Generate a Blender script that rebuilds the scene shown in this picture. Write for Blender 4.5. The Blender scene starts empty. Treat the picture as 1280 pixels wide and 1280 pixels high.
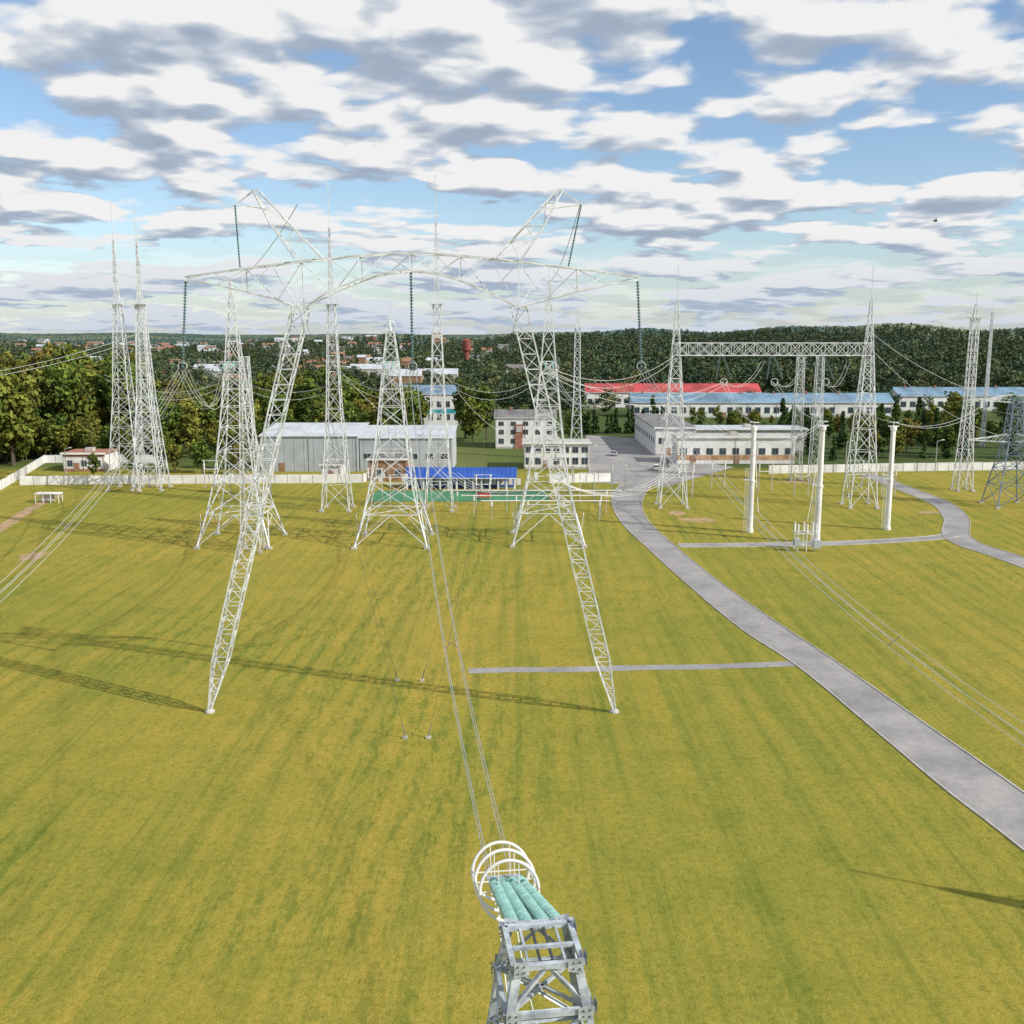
import bpy, math, random
import numpy as np
from mathutils import Vector, Matrix
random.seed(7); rng=np.random.default_rng(7)
S=bpy.context.scene
COL=S.collection
V=Vector
# ------------------------------------------------------------ materials
def newmat(n):
    m=bpy.data.materials.new(n); m.use_nodes=True
    nt=m.node_tree; b=nt.nodes['Principled BSDF']; return m,nt,b
def N(nt,t,**k):
    n=nt.nodes.new(t)
    for a,v in k.items(): setattr(n,a,v)
    return n
def ramp(nt,stops,fac=None):
    r=N(nt,'ShaderNodeValToRGB'); e=r.color_ramp.elements
    while len(e)<len(stops): e.new(0.5)
    for i,(p,c) in enumerate(stops):
        e[i].position=p; e[i].color=(c[0],c[1],c[2],1)
    if fac is not None: nt.links.new(fac,r.inputs[0])
    return r
def noise(nt,scale,detail=4,rough=.5,vec=None,dist=0,dim='3D'):
    n=N(nt,'ShaderNodeTexNoise',noise_dimensions=dim); n.inputs['Scale'].default_value=scale; n.inputs['Detail'].default_value=detail
    n.inputs['Roughness'].default_value=rough; n.inputs['Distortion'].default_value=dist
    if vec is not None: nt.links.new(vec,n.inputs['Vector'])
    return n
def mix(nt,a,b,fac,mode='MIX'):
    m=N(nt,'ShaderNodeMix',data_type='RGBA',blend_type=mode)
    for s,v in ((0,fac),(6,a),(7,b)):
        if isinstance(v,bpy.types.NodeSocket): nt.links.new(v,m.inputs[s])
        else: m.inputs[s].default_value=v if s==0 else (v[0],v[1],v[2],1)
    return m.outputs[2]
def math_(nt,op,a,b=None,c=None,clamp=False):
    m=N(nt,'ShaderNodeMath',operation=op,use_clamp=clamp)
    for i,v in enumerate((a,b,c)):
        if v is None: continue
        if isinstance(v,bpy.types.NodeSocket): nt.links.new(v,m.inputs[i])
        else: m.inputs[i].default_value=v
    return m.outputs[0]
def simple(n,col,rough=.7,metal=0,var=.18,scale=1.5):
    m,nt,b=newmat(n); tc=N(nt,'ShaderNodeTexCoord')
    nz=noise(nt,scale,3,.65,tc.outputs['Object'])
    d=tuple(c*(1-var) for c in col); l=tuple(min(1,c*(1+var)) for c in col)
    r=ramp(nt,[(.35,d),(.65,l)],nz.outputs[0]); nt.links.new(r.outputs[0],b.inputs['Base Color'])
    b.inputs['Roughness'].default_value=rough; b.inputs['Metallic'].default_value=metal
    return m
M={}
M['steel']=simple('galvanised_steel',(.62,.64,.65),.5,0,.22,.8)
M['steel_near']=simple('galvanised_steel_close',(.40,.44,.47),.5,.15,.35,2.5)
M['steel_dark']=simple('backlit_steel',(.16,.22,.28),.5,.2,.2,1)  # dark blue of a backlit pylon painted into its steel colour
M['plate']=simple('dark_steel',(.06,.07,.08),.5,.3,.3,4)
M['glass_ins']=simple('toughened_glass_insulator',(.25,.46,.42),.08,0,.2,5)
M['ins_dark']=simple('insulator_glass_dark',(.10,.17,.18),.25,0,.2,2)
M['wire']=simple('aluminium_conductor',(.56,.57,.56),.5,.1,.1,1)
M['wire_dark']=simple('dark_cable',(.16,.16,.15),.6,0,.1,1)
M['white']=simple('white_paint',(.72,.71,.68),.6,0,.14,.25)
M['conc']=simple('concrete',(.44,.42,.39),.85,0,.2,.5)
M['wallgrey']=simple('grey_cladding',(.40,.43,.45),.6,0,.12,.2)
M['roofgrey']=simple('grey_roof',(.48,.51,.54),.6,0,.16,.15)
M['red']=simple('red_roof_metal',(.43,.06,.06),.5,0,.3,.12)
M['blue']=simple('blue_roof_metal',(.025,.09,.38),.45,0,.15,.3)
M['steelblue']=simple('pale_blue_roof',(.16,.26,.35),.5,0,.3,.10)
M['teal']=simple('teal_panel',(.05,.33,.40),.5,0,.15,.2)
M['brick']=simple('red_brick',(.34,.15,.10),.85,0,.25,1)
M['brown']=simple('brown_cladding',(.30,.17,.10),.7,0,.2,1)
M['darkroof']=simple('bitumen_roof',(.18,.17,.17),.8,0,.25,.3)
M['glass']=simple('window_glass',(.04,.06,.08),.12,0,.3,.5)
M['orange']=simple('orange_paint',(.48,.28,.15),.7,0,.35,.5)
M['green']=simple('green_sports_surface',(.06,.21,.10),.8,0,.2,.3)
M['greenfence']=simple('green_paint',(.03,.28,.11),.6,0,.1,.3)
M['rust']=simple('rust_red_paint',(.22,.05,.04),.7,0,.2,.3)
M['bark']=simple('bark',(.09,.065,.045),.9,0,.3,2)
M['soil']=simple('bare_soil',(.36,.24,.12),.95,0,.25,.6)
m,nt,b=newmat('asphalt'); tc=N(nt,'ShaderNodeTexCoord')
n1=noise(nt,.15,5,.65,tc.outputs['Object'],0,'2D'); n2=noise(nt,1.3,4,.7,tc.outputs['Object'],0,'2D')
r1=ramp(nt,[(.3,(.22,.212,.205)),(.7,(.35,.335,.32))],n1.outputs[0])
r2=ramp(nt,[(.3,(.86,.86,.86)),(.7,(1.05,1.05,1.05))],n2.outputs[0])
nt.links.new(mix(nt,r1.outputs[0],r2.outputs[0],1.0,'MULTIPLY'),b.inputs['Base Color']); b.inputs['Roughness'].default_value=.9
M['asphalt']=m
# grass ground
m,nt,b=newmat('mown_grass'); tc=N(nt,'ShaderNodeTexCoord'); P=tc.outputs['Object']
big=noise(nt,.02,3,.55,P,0,'2D'); mid=noise(nt,.22,4,.65,P,.3,'2D'); fine=noise(nt,1.7,5,.85,P,0,'2D'); vf=noise(nt,8,3,.8,P,0,'2D')
sep=N(nt,'ShaderNodeSeparateXYZ'); nt.links.new(P,sep.inputs[0])
mp=N(nt,'ShaderNodeMapping'); mp.inputs['Scale'].default_value=(1,.018,1); mp.inputs['Rotation'].default_value=(0,0,math.radians(5)); nt.links.new(P,mp.inputs[0])
st=noise(nt,.60,4,.7,mp.outputs[0],.05,'2D')
mp3=N(nt,'ShaderNodeMapping'); mp3.inputs['Scale'].default_value=(1,.22,1); mp3.inputs['Rotation'].default_value=(0,0,math.radians(5)); nt.links.new(P,mp3.inputs[0])
dash=noise(nt,1.9,3,.7,mp3.outputs[0],0,'2D')
c1=ramp(nt,[(.3,(.245,.228,.036)),(.5,(.285,.243,.040)),(.7,(.325,.258,.046))],big.outputs[0]).outputs[0]
c2=ramp(nt,[(.3,(.80,.88,.82)),(.5,(1,1,1)),(.72,(1.12,1.06,1.1))],mid.outputs[0]).outputs[0]
c=mix(nt,c1,c2,.8,'MULTIPLY')
c=mix(nt,c,ramp(nt,[(.36,(.77,.87,.82)),(.47,(.97,1.0,1)),(.7,(1.14,1.06,1.05))],st.outputs[0]).outputs[0],.9,'MULTIPLY')
sp2=N(nt,'ShaderNodeSeparateXYZ'); mpr=N(nt,'ShaderNodeMapping'); mpr.inputs['Rotation'].default_value=(0,0,math.radians(5)); nt.links.new(P,mpr.inputs[0]); nt.links.new(mpr.outputs[0],sp2.inputs[0])
row=math_(nt,'SINE',math_(nt,'ADD',math_(nt,'MULTIPLY',sp2.outputs[0],2.6),math_(nt,'MULTIPLY',noise(nt,.02,2,.5,P,0,'2D').outputs[0],9)))
gate=ramp(nt,[(.38,(0,0,0)),(.60,(1,1,1))],noise(nt,.03,2,.5,P,0,'2D').outputs[0]).outputs[0]
rowf=math_(nt,'ADD',dash.outputs[0],math_(nt,'MULTIPLY',row,.10))
wc=ramp(nt,[(.34,(.60,.76,.68)),(.46,(.97,.99,.98)),(.7,(1.10,1.05,1.07))],rowf).outputs[0]
c=mix(nt,c,mix(nt,(1,1,1),wc,gate),.8,'MULTIPLY')
c=mix(nt,c,ramp(nt,[(.28,(.50,.60,.52)),(.45,(.94,.96,.94)),(.75,(1.32,1.22,1.32))],fine.outputs[0]).outputs[0],.85,'MULTIPLY')
c=mix(nt,c,ramp(nt,[(.3,(.62,.68,.6)),(.7,(1.32,1.28,1.35))],vf.outputs[0]).outputs[0],.7,'MULTIPLY')
far=N(nt,'ShaderNodeMapRange'); far.inputs[1].default_value=262; far.inputs[2].default_value=275; nt.links.new(sep.outputs[1],far.inputs[0])
fn=noise(nt,.004,2,.5,P,0,'2D')
fc=ramp(nt,[(.35,(.06,.09,.025)),(.5,(.10,.13,.035)),(.65,(.18,.18,.07))],fn.outputs[0]).outputs[0]
c=mix(nt,c,mix(nt,fc,c2,.6,'MULTIPLY'),far.outputs[0])
nt.links.new(c,b.inputs['Base Color']); b.inputs['Roughness'].default_value=.95; b.inputs['Specular IOR Level'].default_value=.1
bp=N(nt,'ShaderNodeBump'); bp.inputs['Strength'].default_value=.7; bp.inputs['Distance'].default_value=.12; nt.links.new(fine.outputs[0],bp.inputs['Height'])
nt.links.new(bp.outputs[0],b.inputs['Normal']); M['grass']=m
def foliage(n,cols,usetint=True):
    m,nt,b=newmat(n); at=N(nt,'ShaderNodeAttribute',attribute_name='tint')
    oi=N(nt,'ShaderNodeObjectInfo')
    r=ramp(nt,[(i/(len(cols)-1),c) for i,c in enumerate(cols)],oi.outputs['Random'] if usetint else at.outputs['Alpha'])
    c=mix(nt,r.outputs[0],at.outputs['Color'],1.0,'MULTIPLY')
    nt.links.new(c,b.inputs['Base Color']); b.inputs['Roughness'].default_value=.8; b.inputs['Specular IOR Level'].default_value=.15
    return m
M['leaf']=foliage('leaves',[(.075,.125,.022),(.10,.15,.024),(.14,.175,.028),(.085,.13,.024),(.20,.19,.032),(.12,.16,.026),(.21,.16,.035)])
M['leafdark']=foliage('dark_leaves',[(.030,.065,.018),(.05,.09,.02)])
M['leaffar']=foliage('hazed_forest_leaves',[(.048,.084,.048),(.066,.102,.048),(.095,.125,.052),(.050,.088,.050),(.135,.140,.058),(.066,.098,.052)],False)  # bluish greens carry painted atmospheric haze for the far trees
# ------------------------------------------------------------ mesh builder
class MB:
    def __init__(s): s.v=[];s.f=[];s.mi=[];s.mats=[]
    def m(s,k):
        if k not in s.mats: s.mats.append(k)
        return s.mats.index(k)
    def beam(s,p,q,r,k='steel',cap=False,n=4):
        p=V(p);q=V(q);d=q-p
        if d.length<1e-6: return
        d.normalize(); up=V((0,0,1)) if abs(d.z)<.95 else V((0,1,0))
        u=d.cross(up).normalized(); w=d.cross(u).normalized(); i=len(s.v); mi=s.m(k)
        for c in (p,q):
            for j in range(n):
                a=2*math.pi*(j+.5)/n; s.v.append(c+(u*math.cos(a)+w*math.sin(a))*r)
        for j in range(n):
            s.f.append((i+j,i+(j+1)%n,i+n+(j+1)%n,i+n+j)); s.mi.append(mi)
        if cap:
            s.f.append(tuple(i+j for j in reversed(range(n)))); s.f.append(tuple(i+n+j for j in range(n))); s.mi+= [mi,mi]
    def angle(s,p,q,a,c,k,t=.014):
        p=V(p);q=V(q);d=(q-p).normalized(); o=(p+q)/2-V(c); o=(o-d*o.dot(d)).normalized(); e=d.cross(o).normalized()
        x=(o+e).normalized()*-1; y=(o-e).normalized()*-1; mi=s.m(k); i=len(s.v)
        prof=[(0,0),(a,0),(a,t),(t,t),(t,a),(0,a)]
        for b in (p,q):
            for g,h in prof: s.v.append(b+x*g+y*h)
        for j in range(6):
            s.f.append((i+j,i+(j+1)%6,i+6+(j+1)%6,i+6+j)); s.mi.append(mi)
        s.f.append((i,i+1,i+2,i+3,i+4,i+5)); s.f.append(tuple(i+6+j for j in range(6))); s.mi+=[mi,mi]
    def box(s,x0,x1,y0,y1,z0,z1,k):
        i=len(s.v); s.v+=[V(a) for a in ((x0,y0,z0),(x1,y0,z0),(x1,y1,z0),(x0,y1,z0),(x0,y0,z1),(x1,y0,z1),(x1,y1,z1),(x0,y1,z1))]
        for f in ((3,2,1,0),(4,5,6,7),(0,1,5,4),(1,2,6,5),(2,3,7,6),(3,0,4,7)):
            s.f.append(tuple(i+a for a in f)); s.mi.append(s.m(k))
    def poly(s,pts,k): 
        i=len(s.v); s.v+=[V(p) for p in pts]; s.f.append(tuple(range(i,i+len(pts)))); s.mi.append(s.m(k))
    def lathe(s,p,q,prof,k,n=10):
        p=V(p);q=V(q);L=(q-p).length;d=(q-p).normalized(); up=V((0,0,1)) if abs(d.z)<.95 else V((0,1,0))
        u=d.cross(up).normalized(); w=d.cross(u).normalized(); i=len(s.v); mi=s.m(k)
        for t,r in prof:
            for j in range(n):
                a=2*math.pi*j/n; s.v.append(p+d*(t*L)+(u*math.cos(a)+w*math.sin(a))*r)
        for a in range(len(prof)-1):
            for j in range(n):
                s.f.append((i+a*n+j,i+a*n+(j+1)%n,i+(a+1)*n+(j+1)%n,i+(a+1)*n+j)); s.mi.append(mi)
    def torus(s,c,ax,R,r,k='steel',n=24,m=6):
        c=V(c);d=V(ax).normalized(); up=V((0,0,1)) if abs(d.z)<.95 else V((0,1,0))
        u=d.cross(up).normalized(); w=d.cross(u).normalized(); i=len(s.v); mi=s.m(k)
        for a in range(n):
            t=2*math.pi*a/n; o=u*math.cos(t)+w*math.sin(t)
            for b_ in range(m):
                f=2*math.pi*b_/m; s.v.append(c+o*(R+r*math.cos(f))+d*(r*math.sin(f)))
        for a in range(n):
            for b_ in range(m):
                s.f.append((i+a*m+b_,i+((a+1)%n)*m+b_,i+((a+1)%n)*m+(b_+1)%m,i+a*m+(b_+1)%m)); s.mi.append(mi)
    def string(s,p,q,r=.17,k='ins_dark',pitch=.2,n=8):
        L=(V(q)-V(p)).length; cnt=max(3,int(L/pitch)); prof=[(0,.03)]
        for i in range(cnt):
            t=(i+.1)/cnt; prof+=[(t,.05),(t+.25/cnt,r),(t+.45/cnt,r),(t+.6/cnt,.07)]
        prof.append((1,.03)); s.lathe(p,q,prof,k,n)
    def wire(s,p,q,sag,r=.03,k='wire',n=16):
        p=V(p);q=V(q);prev=p
        for i in range(1,n+1):
            t=i/n; c=p.lerp(q,t)-V((0,0,1))*(4*sag*t*(1-t)); s.beam(prev,c,r,k,n=4 if r>.05 else 3); prev=c
    def obj(s,name,parent=None,smooth=False):
        me=bpy.data.meshes.new(name); me.from_pydata([tuple(v) for v in s.v],[],s.f)
        for k in s.mats: me.materials.append(M[k])
        me.polygons.foreach_set('material_index',s.mi)
        if smooth: me.polygons.foreach_set('use_smooth',[True]*len(me.polygons))
        me.update(); o=bpy.data.objects.new(name,me); COL.objects.link(o)
        if parent: o.parent=parent
        return o
def empty(name):
    e=bpy.data.objects.new(name,None); e.empty_display_size=1; COL.objects.link(e); return e
def corners(c,w,rot=0):
    wx,wy=(w if isinstance(w,tuple) else (w,w)); c=V(c); R=Matrix.Rotation(rot,3,'Z')
    return [c+R@V((sx*wx/2,sy*wy/2,0)) for sx,sy in ((-1,-1),(1,-1),(1,1),(-1,1))]
def lattice(mb,p0,w0,p1,w1,n,leg=.12,br=.06,style='X',k='steel',rot=0,horiz=True,geo=True):
    p0=V(p0);p1=V(p1); a0=w0 if not isinstance(w0,tuple) else w0[0]; a1=w1 if not isinstance(w1,tuple) else w1[0]
    ts=[0]
    if geo and abs(a0-a1)>.05 and a1>.05:
        q=(a1/a0)**(1/n); tot=sum(q**i for i in range(n)); acc=0
        for i in range(n): acc+=q**i/tot; ts.append(acc)
    else: ts=[i/n for i in range(n+1)]
    def lv(t):
        if isinstance(w0,tuple): w=(w0[0]+(w1[0]-w0[0])*t,w0[1]+(w1[1]-w0[1])*t)
        else: w=w0+(w1-w0)*t
        return corners(p0.lerp(p1,t),w,rot)
    prev=lv(0)
    for i in range(1,n+1):
        cur=lv(ts[i])
        for j in range(4):
            l=(j+1)%4; mb.beam(prev[j],cur[j],leg,k)
            if style=='X': mb.beam(prev[j],cur[l],br,k); mb.beam(prev[l],cur[j],br,k)
            elif style=='Z':
                if (i+j)%2: mb.beam(prev[j],cur[l],br,k)
                else: mb.beam(prev[l],cur[j],br,k)
            elif style=='K':
                md=(cur[j]+cur[l])/2; mb.beam(prev[j],md,br,k); mb.beam(prev[l],md,br,k)
            if horiz: mb.beam(cur[j],cur[l],br,k)
        prev=cur
def hbeam(mb,p0,p1,w,h,n,ch=.1,br=.06,k='steel'):
    p0=V(p0);p1=V(p1);d=(p1-p0).normalized();s=d.cross(V((0,0,1))).normalized()
    def lv(t): c=p0.lerp(p1,t); return [c+s*(-w/2),c+s*(w/2),c+s*(w/2)+V((0,0,h)),c+s*(-w/2)+V((0,0,h))]
    prev=lv(0)
    for j in range(4): mb.beam(prev[j],prev[(j+1)%4],br,k)
    for i in range(1,n+1):
        cur=lv(i/n)
        for j in range(4):
            l=(j+1)%4; mb.beam(prev[j],cur[j],ch,k); mb.beam(cur[j],cur[l],br,k)
            mb.beam(prev[j],cur[l],br,k)
            if j in(1,3): mb.beam(prev[l],cur[j],br,k)
        prev=cur
def footings(mb,c,w,rot=0,s=.45):
    for p in corners(c,w,rot): mb.box(p.x-s,p.x+s,p.y-s,p.y+s,-.2,.35,'conc')
# ------------------------------------------------------------ guyed portal tower
pt=MB(); PY=93.5
for fx,tx in ((-29,-18.9),(9.8,.6)):
    f=V((fx,PY,.35)); t=V((tx,PY,38.1)); a=f.lerp(t,.13)
    lattice(pt,f,.25,a,1.4,5,.08,.042,'Z'); lattice(pt,a,1.4,t,1.4,24,.08,.042,'Z',geo=False)
    pt.lathe((fx,PY,-.1),(fx,PY,.35),[(0,0),(0,.5),(.6,.45),(1,.25),(1,0)],'conc',10)
ST=[(-29.2,40.8,40.5,.15),(-26.5,41.15,40.1,.5),(-23.8,41.5,39.5,.9),(-21.2,41.8,38.8,1.2),(-18.9,42.1,38.1,1.5),(-16.2,42.35,39.4,1.5),(-13.5,42.6,40.5,1.4),(-11.2,42.75,41.1,1.3),(-9,42.85,41.3,1.3),
    (-6.8,42.75,41.1,1.3),(-4.6,42.6,40.5,1.4),(-2,42.35,39.4,1.5),(.6,42.1,38.1,1.5),(3,41.8,38.8,1.2),(5.8,41.5,39.5,.9),(8.6,41.15,40.1,.5),(11.3,40.8,40.5,.15)]
def sec(s_): x,t,b_,w=s_; return [V((x,PY-w,b_)),V((x,PY+w,b_)),V((x,PY+w*.6,t)),V((x,PY-w*.6,t))]
for i in range(len(ST)-1):
    a,b_=sec(ST[i]),sec(ST[i+1])
    for j in range(4):
        l=(j+1)%4; pt.beam(a[j],b_[j],.09); 
        if i%2: pt.beam(a[j],b_[l],.048)
        else: pt.beam(a[l],b_[j],.048)
        if i%2: pt.beam(b_[j],b_[l],.048)
for s_,bx in ((-1,-18.9),(1,.6)):
    path=[(bx+s_*-1.0,42.3,2.4),(bx+s_*1.4,45.2,1.7),(bx+s_*3.6,48.2,.5)]
    for i in range(2):
        lattice(pt,(path[i][0],PY,path[i][1]),path[i][2],(path[i+1][0],PY,path[i+1][1]),path[i+1][2],2,.065,.04,'Z')
    tip=V((bx+s_*5.5,PY,47.0)); pk=V((bx+s_*3.6,PY,48.3))
    pt.beam(pk,tip,.08); pt.beam((bx+s_*2.6,PY,46.6),tip,.05)
    e=V((bx+s_*(5.3 if s_<0 else 4.4),PY,41.6)); pt.string(tip,e,.09,'ins_dark',.25,6)
PH=[]
for x,xb in ((-29.1,-29.8),(-9,-9),(11.2,11.7)):
    z0=40.4 if abs(x+9)>3 else 41.2; zb=32.7
    pt.string((x,PY,z0),(xb,PY,zb),.16,'ins_dark',.26,8)
    pt.torus((xb,PY,zb+.2),(0,1,.2),.4,.04,n=16); pt.box(xb-.4,xb+.4,PY-.25,PY+.25,zb-.1,zb+.0,'plate'); PH.append(V((xb,PY,zb-.1)))
for a,b_ in (((-18.9,PY-1,38.2),(-9.6,87.1,.15)),((-18.9,PY+1,38.2),(-12,102.4,.15)),((.6,PY-1,38.2),(-7.5,87.1,.15)),((.6,PY+1,38.2),(-9.4,102.4,.15))):
    pt.wire(a,b_,.3,.02,'wire_dark'); pt.box(b_[0]-.22,b_[0]+.22,b_[1]-.22,b_[1]+.22,-.1,.16,'conc'); pt.beam(b_,V(b_)+(V(a)-V(b_)).normalized()*1.2,.06,'wire_dark')
pt.obj('guyed_transmission_tower')
# ------------------------------------------------------------ foreground terminal towers
def terminal(cx,cy,H,aim,det=True):
    mb=MB(); rot=math.atan2(aim.y-cy,aim.x-cx)-math.pi/2
    R=Matrix.Rotation(rot,3,'Z'); C=V((cx,cy,0)); W=lambda x,y,z: C+R@V((x,y,z))
    lev=[(0,8.2),(4.5,6.7),(8.5,5.5),(12,4.4),(14.8,3.6),(17.2,2.95),(19.4,2.35),(21.1,1.95)]
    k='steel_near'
    prev=None
    for h,w in lev:
        cur=[W(sx*w/2,sy*w/2,h) for sx,sy in((-1,-1),(1,-1),(1,1),(-1,1))]
        ctr=W(0,0,h)
        for j in range(4): 
            l=(j+1)%4
            if h>0: mb.angle(cur[j],cur[l],.10,ctr,k)
            if prev:
                cc=(ctr+prev[4])/2; mb.angle(prev[j],cur[j],.19,cc,k,.02)
                mb.angle(prev[j],cur[l],.085,cc,k); mb.angle(prev[l],cur[j],.085,cc+(cc-prev[j])*.02,k)
                xc=(prev[j]+cur[l]+prev[l]+cur[j])/4; o=(xc-cc).normalized(); mb.beam(xc+o*.0,xc+o*.05,.11,k,True,8)
        prev=cur+[ctr]
    top=[]
    for h,w in((21.1,1.95),(22.15,1.55)):
        cur=[W(sx*w/2,sy*w/2,h) for sx,sy in((-1,-1),(1,-1),(1,1),(-1,1))]; top.append(cur)
    for j in range(4):
        l=(j+1)%4; mb.angle(top[0][j],top[1][j],.2,W(0,0,21.6),k,.02); mb.beam(top[1][j],top[1][l],.09,k,True); mb.beam(top[0][j],top[0][l],.08,k,True)
        mid=(top[1][j]+top[1][l])/2; mb.angle(top[0][j],mid,.09,W(0,0,21.6),k); mb.angle(top[0][l],mid,.09,W(0,0,21.6),k)
        for q in (top[0][j],top[1][j]):
            o=(q-W(0,0,q.z)).normalized(); e=(top[1][l]-top[1][j]).normalized(); f=(top[1][j-1]-top[1][j]).normalized()
            for g in(e,f):
                nrm=g.cross(V((0,0,1))).normalized(); 
                if nrm.dot(o)<0:nrm=-nrm
                b0=q+nrm*.10
                mb.poly([b0+V((0,0,-.2)),b0+g*.34+V((0,0,-.14)),b0+g*.34+V((0,0,.14)),b0+V((0,0,.2))],k)
                for bx_,bz in((.08,-.08),(.08,.08),(.22,-.07),(.22,.07)):
                    c0=b0+g*bx_+V((0,0,bz)); mb.beam(c0,c0+nrm*.03,.018,'plate',True,6)
    for x in(-.42,-.14,.14,.42): mb.beam(W(x,-.75,22.12),W(x,.95,22.12),.04,'plate' if abs(x)<.3 else k,True)
    mb.beam(W(-.9,.95,22.1),W(.9,.95,22.1),.09,k,True)
    mb.beam(W(-.7,-.1,22.18),W(.7,-.1,22.18),.06,k,True)
    mb.beam(prev[0],prev[2],.05,k); mb.beam(prev[1],prev[3],.05,k)
    for i in range(60):
        t=i/60; p=W(-4.1+t*3.1,-4.1+t*3.1,t*21); mb.beam(p,p+(p-W(0,0,p.z)).normalized()*.18,.012,k)
    for p in [W(sx*4.1,sy*4.1,0) for sx,sy in((-1,-1),(1,-1),(1,1),(-1,1))]: mb.box(p.x-.4,p.x+.4,p.y-.4,p.y+.4,-.1,.3,'conc')
    d=W(0,1,0)-W(0,0,0)
    for i,x in enumerate((-.52,-.19,.22,.55)):
        a=W(x,1.1,22.0); e=W(x*.66-.2,4.9,20.95)
        mb.beam(W(x,.95,22.1),a,.04,'plate',True)
        mb.string(a,e,.165,'glass_ins',.19,18)
        mb.beam(e,e+(e-a).normalized()*.5,.035,k,True)
    yk=W(-.22,5.35,20.8); mb.beam(yk+R@V((-.5,0,.05)),yk+R@V((.5,0,.05)),.06,k,True); mb.beam(yk+R@V((-.4,.25,-.2)),yk+R@V((.4,.25,-.2)),.05,k,True)
    ax=(d+V((0,0,-.26))).normalized(); u=ax.cross(V((0,0,1))).normalized(); w_=ax.cross(u)
    for off,rr in((-1.25,.80),(-.25,.84),(.75,.82)):
        c=yk+ax*off; mb.torus(c,ax,rr,.045,'white',44,8)
        mb.beam(c-u*rr,c+u*rr,.022,'white')
        for s_ in(-.28,.28): mb.beam(c+u*s_-w_*.74,c+u*s_+w_*.74,.018,'white')
    for s_ in(-1,1): mb.beam(yk+ax*-1.3+u*s_*.81,yk+ax*.8+u*s_*.82,.03,'white')
    for x in(-.2,.2):
        mb.wire(yk+R@V((x,.2,-.2)),W(x*2,0,19.0),1.2,.02,'wire')
    mb.obj('transmission_tower'); return yk+ax*.8
term=[terminal(-26,22,22,PH[0]),terminal(.7,21.4,22,PH[1]),terminal(22.5,22,22,PH[2])]
wr=MB()
for i,t in enumerate(term):
    d=(PH[i]-t); d.z=0; u=d.normalized().cross(V((0,0,1)))
    for a in(-.33,.33):
        for z in(-.25,.2):
            wr.wire(t+u*a+V((0,0,z-.1)),PH[i]+u*a*.9+V((0,0,z)),3.4,.016,'wire',28)
    for tt in(.3,.55,.8):
        c=t.lerp(PH[i],tt)-V((0,0,4*3.4*tt*(1-tt)))
        for a,b_ in(((-.33,-.3),(.33,.15)),((.33,-.3),(-.33,.15))): wr.beam(c+u*a[0]+V((0,0,a[1])),c+u*b_[0]+V((0,0,b_[1])),.018,'wire_dark')
# ------------------------------------------------------------ row of terminal towers behind portal
def rowtower(cx,cy,apex,spike=0,ball=False,rings=True):
    mb=MB(); lv=[(0.3,12.2),(5.5,9.3),(10.8,6.9),(20,4.6),(31,2.4)]
    lattice(mb,(cx,cy,lv[0][0]),lv[0][1],(cx,cy,lv[1][0]),lv[1][1],1,.16,.09,'K')
    lattice(mb,(cx,cy,lv[1][0]),lv[1][1],(cx,cy,lv[2][0]),lv[2][1],1,.15,.085,'X')
    lattice(mb,(cx,cy,lv[2][0]),lv[2][1],(cx,cy,lv[3][0]),lv[3][1],2,.14,.07,'X')
    lattice(mb,(cx,cy,lv[3][0]),lv[3][1],(cx,cy,lv[4][0]),lv[4][1],4,.13,.065,'X')
    for c in corners((cx,cy,.3),12.2):
        mb.beam(V((c.x*.5+cx*.5,c.y,5.4)),V((c.x*.85+cx*.15,c.y*.92+cy*.08,2.8)),.05); mb.beam(V((c.x,c.y*.5+cy*.5,5.4)),V((c.x*.92+cx*.08,c.y*.85+cy*.15,2.8)),.05)
    cc=corners((cx,cy,5.5),9.3); mb.beam(cc[0],cc[2],.05); mb.beam(cc[1],cc[3],.05)
    lattice(mb,(cx,cy,31),2.4,(cx,cy,min(apex,44.3)),.35 if apex>40 else 1.2,7 if apex>40 else 3,.10,.05,'X')
    if ball:
        mb.torus((cx,cy,apex+.8),(0,1,0),.9,.11,n=20); mb.torus((cx,cy,apex+.8),(1,0,0),.9,.11,n=20); mb.beam((cx,cy,apex),(cx,cy,apex+2),.1)
    if spike: mb.beam((cx,cy,apex),(cx,cy,apex+spike),.07)
    footings(mb,(cx,cy,0),12.2)
    for s_ in(-.5,.5):
        a=V((cx+s_,cy-1.2,31)); e=V((cx+s_*1.3,cy-5.2,30)); mb.string(a,e,.17,'glass_ins',.24,8); mb.torus(e,(0,1,0),.8,.06,n=18)
    for s_ in(-1,1):
        for dy in(-1,1):
            mb.box(cx+s_*2-.3,cx+s_*2+.3,cy+dy*2-.3,cy+dy*2+.3,10.9,11.6,'steel')
    mb.obj('lattice_tower')
RT=[(-46.9,174.5,44.3,0,False),(-20.4,174.5,36,5.2,True),(6.2,176,44.3,2,False)]
for r in RT: rowtower(*r)
for i,r in enumerate(RT):
    for a in(-.5,-.15,.15,.5):
        wr.wire(PH[i]+V((a,0,0)),(r[0]+a*1.5,r[1]-5.2,30),4.5+abs(a),.036,'wire',20)
    for a in(-.4,.4):
        wr.wire((r[0]+a,r[1]-5,30),(r[0]+a*2,r[1]+3,12),.8,.035,'wire',8)
def slim(name,x,y,w0,w1,h,top=None,rot=0,n=None):
    mb=MB(); lattice(mb,(x,y,.2),w0,(x,y,h),w1,n or max(6,int(h/2.6)),.085,.045,'X',rot=rot)
    if top: mb.beam((x,y,h),(x,y,top),.06)
    footings(mb,(x,y,0),w0,s=.3); return mb.obj(name)
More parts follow.
